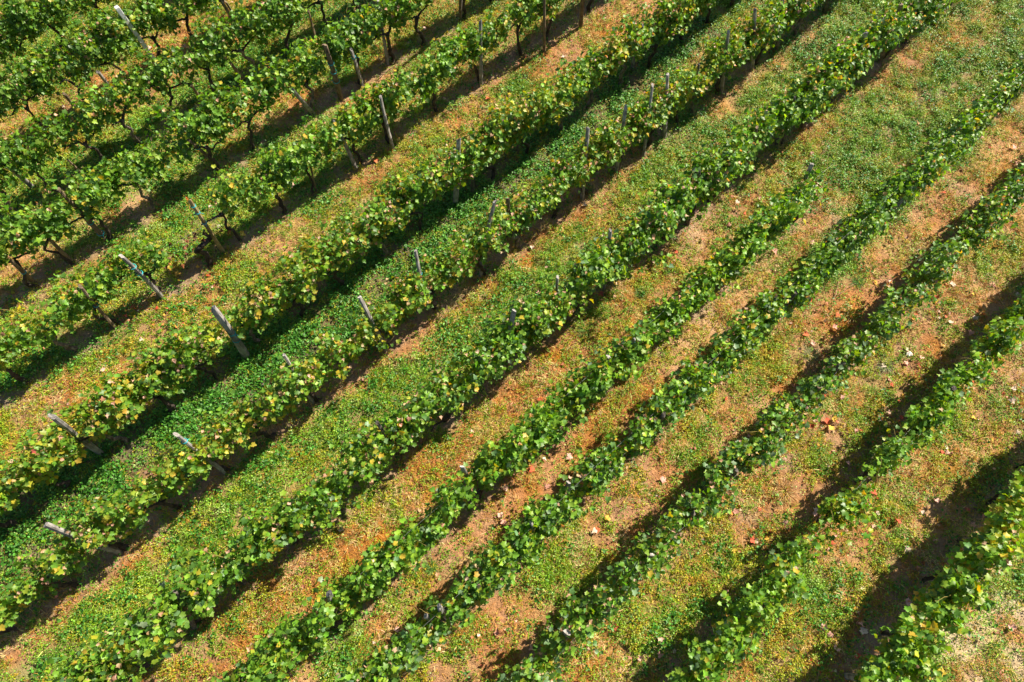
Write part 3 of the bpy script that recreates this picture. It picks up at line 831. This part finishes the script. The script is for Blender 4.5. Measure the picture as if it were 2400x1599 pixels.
for i, (row, tx, ty, bx, by, h, r, m, ties, bend, look) in enumerate(STK):
    base = surveyed(bx, by); top = surveyed(tx, ty, h)
    off_ = top - base; dl = np.linalg.norm(off_)
    if dl > 0.35 * h: top = base + off_ * (0.35 * h / dl)
    entries.append((row, base, top, h, r, m, ties, bend, look))
for i, (row, tx, ty, h, r, m, ties, look) in enumerate(STK2):
    top = surveyed(tx, ty, h); s, o = along(top)
    lean = np.random.default_rng(i + 40).normal(0, 0.05)
    base = xy(s + lean, ROWS[row] * 0.75 + o * 0.25)
    if row == 10 and tx == 2117: base = xy(s - 0.3, o)
    if row == 9 and tx == 770: base = xy(s - 0.35, o)
    entries.append((row, base, top, h, r, m, ties, 0.0, look))
for row_, base_, top_, h_, r_, m_, ties_, bend_, look_ in entries:
    CLEAR.setdefault(row_, []).append((float(base_ @ U), float(top_ @ U), h_, 0.92 if look_ else 0.6))
CLEAR.setdefault(2, []).append((2.1, 1.97, 1.85, 0.95))

# known trunk places (distance along the row), the rest stand at the planting distance
KNOWN = {4: [-2.67, -1.89, -1.0, 1.58, 3.98, 5.33, 6.3, 7.16, 8.46], 5: [-3.72, -1.85, -0.85, 0.17, 2.7, 3.91, 4.8, 6.11, 7.45, 8.69, 9.42, 10.93],
         7: [-5.75, -4.75, -3.85, -2.87, -1.8, -0.87, 0.15, 1.78, 2.92, 4.15, 4.98, 6.18, 7.05, 8.0, 8.8, 11.28, 12.46, 13.32, 15.18],
         8: [-3.5, -1.6, -0.7, 0.69, 1.69, 3.1, 4.85, 5.8, 7.43, 8.1, 10.15, 11.14, 12.0, 14.9, 16.71]}
vine_spots = {}
for k in ROWS:
    ss = []
    kn = sorted(KNOWN.get(k, []))
    for s in kn:
        ss.append(s)
    def near(s): return min([abs(s - t) for t in ss], default=9)
    s = -9.3 + (k * 0.37) % 0.9
    while s < 22:
        if near(s) > 0.72: ss.append(s + float(rng.normal(0, 0.05)))
        s += 0.31 if kn else 0.98
    ss.sort()
    out = []
    for i, s in enumerate(ss):
        if k in ROW_END and s > ROW_END[k][1] + 0.1: continue
        gx, gy = picture(s, ROWS[k], 1.1)
        gx0, gy0 = picture(s, ROWS[k], 0.0)
        if (-140 < gx < 2600 and -140 < gy < 1710) or (-60 < gx0 < 2460 and -60 < gy0 < 1660):
            a = ss[i - 1] if i else s - 1; b_ = ss[i + 1] if i + 1 < len(ss) else s + 1
            out.append((s, min(1.6, max(0.85, (b_ - a) / 2 * 1.12))))
    vine_spots[k] = out

nv = 0
for k, lst in vine_spots.items():
    for i, (s, span) in enumerate(lst):
        nv += 1
        sd = 1000 + k * 100 + i
        rr = np.random.default_rng(sd * 7)
        lush, yel = rr.uniform(0.65, 1.25), rr.choice([0.4, 0.8, 1.4, 2.2])
        fac = float(thin_factor(k, np.array([s]))[0])
        bare = (k == 5 and abs(s - 0.17) < 0.05)
        if bare:
            lab = "bare twisted dark vine trunk with withered brown leaves, behind the tall leaning stake"
        else:
            look = LOOK[k]
            if fac < 0.6: look = 'thin sparse'
            elif yel > 2 and k in (5, 6, 7, 12, 13): look = 'yellow leaved'
            lab = "%s grapevine, %s from the left in the %s from top left" % (look, ORD[i + 1], row_name[k])
        build_vine(k, s, span, sd, lab, bare, (lush, rr.uniform(-.15, .14), rr.normal(0, .07), yel))
print("vines", nv)

# withered brown leaves hang on the bare vine
rg = np.random.default_rng(5)
for ob in list(bpy.data.objects):
    if ob.get("label", "").startswith("bare twisted"):
        n = 26
        cc = rg.normal(0, 1, (n, 3)) * np.array([0.34, 0.12, 0.16]) + np.array([0, 0, 0.85])
        v, f, c = scatter(T_VINE, to_world_axes(cc), rg.normal(0, 1, (n, 3)), rg.normal(0, .5, (n, 3)) + np.array([0, 0, -1]), rg.uniform(.05, .09, n), variate(PAL['brown'], n, rg), curl=np.full(n, 2.5))
        add("dead_foliage", raw_mesh("dead_foliage", v, f, M_DRY, c), ob)
        # the old trunk bends over sharply
        pth = np.array([[0, 0, -.03], [.02, 0, .15], [.06, .01, .32], [.0, .02, .46], [-.05, .0, .56], [.04, -.02, .63], [.18, 0, .62], [.30, .02, .64], [.30, 0, .74], [.24, .02, .84], [.30, .0, .94]])
        tb = tube(to_world_axes(pth), [.075, .055, .05, .052, .058, .055, .052, .045, .032, .022, .012], 9, .18, rg)
        for ch in list(ob.children):
            if ch.name.startswith("trunk"):
                ch.data = poly_mesh("trunk", *tb, M_BARK)
            if ch.name.startswith("arm"):
                bpy.data.objects.remove(ch)

# ------------------------------------------------------------------ stakes
def band(center, axis_, r, rg, h=0.018):
    """a few turns of twine and loose ends"""
    parts = []
    a = np.cross(axis_, [0.3, 0.9, 0.1]); a /= np.linalg.norm(a); b_ = np.cross(axis_, a)
    for t in range(2):
        th = np.linspace(0, 2 * math.pi, 15)
        c0 = center + axis_ * (t * h - h / 2)
        ring = c0 + (np.cos(th)[:, None] * a + np.sin(th)[:, None] * b_) * (r * 1.10) + axis_ * 0.006 * np.sin(th * 1.0 + t)[:, None]
        parts.append(tube(ring, np.full(15, 0.0055), 5, 0, rg, close=False))
    for t in range(2):
        d_ = rg.normal(0, 1, 3); d_[2] = -abs(d_[2]) * .3; d_ /= np.linalg.norm(d_)
        st_ = center + (a * rg.choice([-1, 1])) * r
        pts = np.array([st_, st_ + d_ * 0.045, st_ + d_ * 0.08 + np.array([0, 0, -0.02])])
        parts.append(tube(pts, [0.005, 0.004, 0.003], 4, 0, rg))
    return join(parts)

def stake(base, top, h, r, mat, label, ties=(), bend=0.0, seed=0, tip='cut', group="wooden stakes along the vine rows", name="wooden_stake"):
    rg = np.random.default_rng(seed + 500)
    bz = float(height(np.array([base[0]]), np.array([base[1]]))[0])
    root = add(name, None, None, (base[0], base[1], bz))
    tag(root, label, "stake", group)
    k = 10
    t = np.linspace(0, 1, k)
    end = np.array([top[0] - base[0], top[1] - base[1], h - bz])
    perp = U3 * math.cos(seed) + V3 * math.sin(seed)
    path = t[:, None] * end + (np.sin(t * math.pi) * bend + np.cumsum(rg.normal(0, 0.0035, k)) * 0.8)[:, None] * perp
    path[0, 2] = -0.06
    n = 9
    prof = 1 + rg.normal(0, 0.10, n)
    prof *= 1 + 0.22 * np.cos(np.linspace(0, 2 * math.pi, n, endpoint=False) * 2 + seed)      # split timber, not round
    rad = 0.84 * r * np.linspace(1.08, 0.82, k) * (1 + rg.normal(0, 0.04, k))
    ax = end / np.linalg.norm(end)
    a = np.cross(ax, [0.2, 0.9, 0.0]); a /= np.linalg.norm(a); b_ = np.cross(ax, a)
    vs = []
    for i in range(k):
        for j in range(n):
            th = 2 * math.pi * j / n
            off_ = (math.cos(th) * a + math.sin(th) * b_) * rad[i] * prof[j]
            vs.append(path[i] + off_)
    # slanting, split top
    slant = rg.normal(0, 0.6, 2)
    for j in range(n):
        th = 2 * math.pi * j / n
        vs[(k - 1) * n + j] = vs[(k - 1) * n + j] + ax * (slant[0] * math.cos(th) + slant[1] * math.sin(th)) * rad[-1] + ax * rg.normal(0, 0.008)
    fs = []
    for i in range(k - 1):
        for j in range(n):
            fs.append((i * n + j, i * n + (j + 1) % n, (i + 1) * n + (j + 1) % n, (i + 1) * n + j))
    vs.append(path[-1] + ax * 0.002); c_ = len(vs) - 1
    for j in range(n): fs.append(((k - 1) * n + j, (k - 1) * n + (j + 1) % n, c_, c_))
    add("post", poly_mesh("post", np.array(vs), fs, mat, smooth=False), root)
    for tt in ties:
        c0 = np.array([np.interp(tt, t, path[:, q]) for q in range(3)])
        v, f = band(c0, ax, float(np.interp(tt, t, rad)) * 1.2, rg)
        add("twine", poly_mesh("twine", v, f, M_TIE), root)
    return root

cnt = {}
order = sorted(range(len(entries)), key=lambda i: (entries[i][0], entries[i][1] @ U))
matname = {W.name: 'grey', Bn.name: 'brown', Shd.name: 'dark', Tn.name: 'tan'}
for i in order:
    row, base, top, h, r, m, ties, bend, look = entries[i]
    cnt[row] = cnt.get(row, 0) + 1
    if look: lab = look
    else: lab = "%s wooden stake, %s from the left in the %s from the top left corner" % (matname[m.name], ORD[cnt[row]], row_name[row])
    stake(base, top, h, r, m, lab, ties, bend, seed=i)

# hooked head of the bowed stake is part of the leaning top; the white painted post
base = surveyed(384, 172); top = surveyed(275, 20, 1.85)
g = base; bz = float(height(np.array([g[0]]), np.array([g[1]]))[0])
root = add("metal_post", None, None, (g[0], g[1], bz))
tag(root, "white painted square post leaning at the top left, taller than the leaves", "post")
end = np.array([top[0] - base[0], top[1] - base[1], 1.85])
ax = end / np.linalg.norm(end); a = np.cross(ax, U3); a /= np.linalg.norm(a); b_ = np.cross(ax, a)
vs, fs = [], []
prof = [(-.044, -.036), (-.036, -.044), (.036, -.044), (.044, -.036), (.044, .036), (.036, .044), (-.036, .044), (-.044, .036)]
for t in (-0.04, 0.34, 0.67, 0.992, 1.0):
    sh = 0.9 if t == 1.0 else 1.0
    for p_, q_ in prof: vs.append(end * t + (a * p_ + b_ * q_) * sh)
for i in range(4):
    for j in range(8): fs.append((i * 8 + j, i * 8 + (j + 1) % 8, (i + 1) * 8 + (j + 1) % 8, (i + 1) * 8 + j))
fs.append(tuple(range(32, 40)))
add("post", poly_mesh("post", np.array(vs), fs, M_WHITE, smooth=False), root)
v, f = band(end * 0.5, ax, 0.052, np.random.default_rng(3)); add("wire_clip", poly_mesh("wire_clip", v, f, M_WIRE), root)

# ------------------------------------------------------------------ wires
for k in ROWS:
    spots = vine_spots[k]
    s0, s1 = spots[0][0] - 0.5, spots[-1][0] + 0.5
    hs_ = [0.72, 1.0] if k in (12, 13) else [0.95, 1.35] if k in (9, 10) else [1.1]
    for w_i, h in enumerate(hs_):
        ss = np.arange(s0, s1 + 0.2, 0.25)
        sag = 0.02 * np.cos(ss * 2.1) + (0.06 if w_i else 0.0)
        oo = ROWS[k] + 0.01 * np.sin(ss * 1.3 + k) + (0.07 if w_i else -0.05)
        path = ss[:, None] * U3 + oo[:, None] * V3 + (h + sag)[:, None] * Z3
        v, f = tube(path, np.full(len(ss), 0.0016), 5, 0, None)
        c0 = path[0].copy(); c0[2] = 0
        ob = add("trellis_wire", poly_mesh("trellis_wire", v - c0, f, M_WIRE), None, tuple(c0))
        lvl = "" if len(hs_) == 1 else (" lower" if w_i == 0 else " upper")
        tag(ob, "thin grey%s trellis wire strung along the %s from the top left corner" % (lvl, row_name[k]), "wire", "trellis wires")

# ------------------------------------------------------------------ fallen leaves, twigs, stone
rg = np.random.default_rng(21)
kinds = [("pink", [(0.62, 0.36, 0.28), (0.58, 0.30, 0.22), (0.66, 0.42, 0.32)], "curled pinkish vine leaf fallen on the ground", 110),
         ("tan", [(0.62, 0.50, 0.36), (0.66, 0.55, 0.42)], "pale tan dry vine leaf fallen on the ground", 60),
         ("red", [(0.50, 0.09, 0.04), (0.58, 0.15, 0.06), (0.42, 0.08, 0.06)], "reddish vine leaf fallen on the ground", 70),
         ("yellow", [(0.62, 0.44, 0.06), (0.60, 0.34, 0.05)], "yellow vine leaf fallen on the ground", 24)]
for nm, cols, lab, cntk in kinds:
    variants = []
    for q in range(6):
        c = np.array([cols[rg.integers(len(cols))]])
        v, f, cc = scatter(T_VINE, np.array([[0, -0.04, 0.0]]), np.array([[rg.normal(0, .2), rg.normal(0, .2), 1.0]]), np.array([[0, 1.0, 0.05]]), np.array([0.088]), c, curl=np.array([rg.uniform(0.8, 2.6)]))
        v = v + rg.normal(0, 0.0035, v.shape); v[:, 2] -= v[:, 2].min()
        variants.append(raw_mesh("fallen_leaf", v, f, M_DRY, cc))
    placed = 0
    while placed < cntk:
        px_, py_ = rg.uniform(20, 2390), rg.uniform(20, 1590)
        g = surveyed(px_, py_)
        gk_ = ground_kind(np.array([g[0]]), np.array([g[1]]))[0]
        near_w = 0.25 + 0.75 * (px_ / 2400) ** 1.5
        pr = (gk_[5] * 1.2 + 0.15 * gk_[4] if nm in ('red', 'yellow') else gk_[4]) * near_w
        if rg.random() > pr: continue
        z = float(height(np.array([g[0]]), np.array([g[1]]))[0])
        ob = add("fallen_leaf", variants[rg.integers(6)], None, (g[0], g[1], z + rg.uniform(0.012, 0.035)))
        ob.rotation_euler = (rg.normal(0, .25), rg.normal(0, .25), rg.uniform(0, 6.28))
        s_ = rg.uniform(0.75, 1.35); ob.scale = (s_, s_, s_)
        tag(ob, lab, "fallen leaf", "fallen %s leaves" % nm)
        placed += 1

def twig(p0, p1, r, label, seed, mat=M_TWIG, arch=0.03):
    rg = np.random.default_rng(seed)
    a, b_ = surveyed(*p0), surveyed(*p1)
    k = 9; t = np.linspace(0, 1, k)
    z0 = float(height(np.array([a[0]]), np.array([a[1]]))[0]) + 0.035
    path = np.stack([a[0] + (b_[0] - a[0]) * t, a[1] + (b_[1] - a[1]) * t, arch * np.sin(t * math.pi)], 1) - np.array([a[0], a[1], 0])
    path[:, :2] += np.cumsum(rg.normal(0, 0.008, (k, 2)), 0)
    v, f = tube(path, np.linspace(r, r * 0.5, k), 6, 0.1, rg)
    ob = add("twig", poly_mesh("twig", v, f, mat), None, (a[0], a[1], z0))
    tag(ob, label, "twig", "twigs on the ground")
twig((885, 192), (925, 160), .011, "straight pinkish twig on the ground near the top edge stakes", 1)
twig((1954, 700), (1962, 655), .008, "reddish forked twig lying across bare soil, right of centre", 2)
twig((1960, 690), (2005, 665), .007, "short reddish twig beside the longer twig on bare soil", 3)
twig((1922, 366), (1950, 343), .006, "thin straw coloured twig in the wide grassy alley", 4)
twig((1367, 265), (1381, 240), .007, "pale curved twig above the dark weedy alley", 5)
twig((2120, 952), (2150, 930), .009, "greenish bare twig poking from the shaded strip at right", 6, M_CANE, .12)
twig((1680, 760), (1660, 800), .006, "thin dry twig on straw below the glossy row", 8)

# white stone
g = surveyed(2129, 832)
th = np.random.default_rng(4)
vs, fs = [], []
nl, nr = 5, 9
for i in range(nl):
    ph = math.pi * (i + 0.5) / nl
    for j in range(nr):
        a = 2 * math.pi * j / nr
        rr_ = 0.055 * (1 + 0.18 * th.normal())
        vs.append((rr_ * math.sin(ph) * math.cos(a) * 1.2, rr_ * math.sin(ph) * math.sin(a), rr_ * 0.55 * math.cos(ph) + 0.03))
for i in range(nl - 1):
    for j in range(nr): fs.append((i * nr + j, (i + 1) * nr + j, (i + 1) * nr + (j + 1) % nr, i * nr + (j + 1) % nr))
fs.append(tuple(range(nr))); fs.append(tuple((nl - 1) * nr + j for j in range(nr))[::-1])
zz = float(height(np.array([g[0]]), np.array([g[1]]))[0])
tag(add("stone", poly_mesh("stone", np.array(vs), fs, M_STONE, smooth=False), None, (g[0], g[1], zz)), "small bright white stone on the ground at the right", "stone")

# tussocks
def tussock(px_, py_, r, n, hgt, cols, label, nm="grass_tuft"):
    g = surveyed(px_, py_); rg = np.random.default_rng(int(px_))
    zz = float(height(np.array([g[0]]), np.array([g[1]]))[0])
    a = rg.uniform(0, 6.28, n); rr = np.abs(rg.normal(0, r * 0.35, n))
    pos = np.stack([np.cos(a) * rr, np.sin(a) * rr, np.zeros(n)], 1)
    tip = np.stack([np.cos(a), np.sin(a), rg.uniform(0.2, 1.5, n)], 1) + rg.normal(0, .25, (n, 3))
    v, f, c = scatter(T_BLADE, pos, up_normals(n, rg, .5), tip, rg.uniform(.5, 1.1, n) * hgt, variate(cols, n, rg), width=rg.uniform(.004, .008, n), curl=np.full(n, 1.6))
    tag(add(nm, raw_mesh(nm, v, f, M_GRASS, c), None, (g[0], g[1], zz)), label, "grass tuft", "grass tufts")
DRYC = [(0.50, 0.30, 0.12), (0.45, 0.22, 0.08), (0.58, 0.40, 0.2)]
GRNC = [(0.10, 0.24, 0.04), (0.14, 0.28, 0.05), (0.08, 0.18, 0.04)]
PALC = [(0.30, 0.32, 0.17), (0.36, 0.35, 0.2), (0.22, 0.28, 0.12)]
tussock(1838, 1150, .22, 500, .22, DRYC, "orange brown dry grass tuft beside the sparse row at lower right")
tussock(1900, 830, .2, 300, .16, PALC, "pale grass tuft in the alley right of centre")
tussock(2075, 860, .2, 400, .15, PALC, "pale green tuft below the gap in the row at right")
tussock(1920, 605, .28, 700, .17, GRNC, "bright green grass clump beside the row, upper right of centre")
tussock(2010, 660, .2, 300, .14, GRNC, "small green grass clump at the edge of bare soil")
tussock(1370, 770, .2, 350, .18, GRNC, "green grass clump at the foot of the split trunk")
tussock(1500, 690, .15, 200, .14, GRNC, "dark green tuft on orange straw between two rows")
tussock(940, 1290, .2, 300, .15, GRNC, "green tuft in the straw alley at lower left of centre")
tussock(1010, 1330, .18, 260, .14, GRNC, "green tuft by the row shadow at lower centre")
print("objects", len(bpy.data.objects))
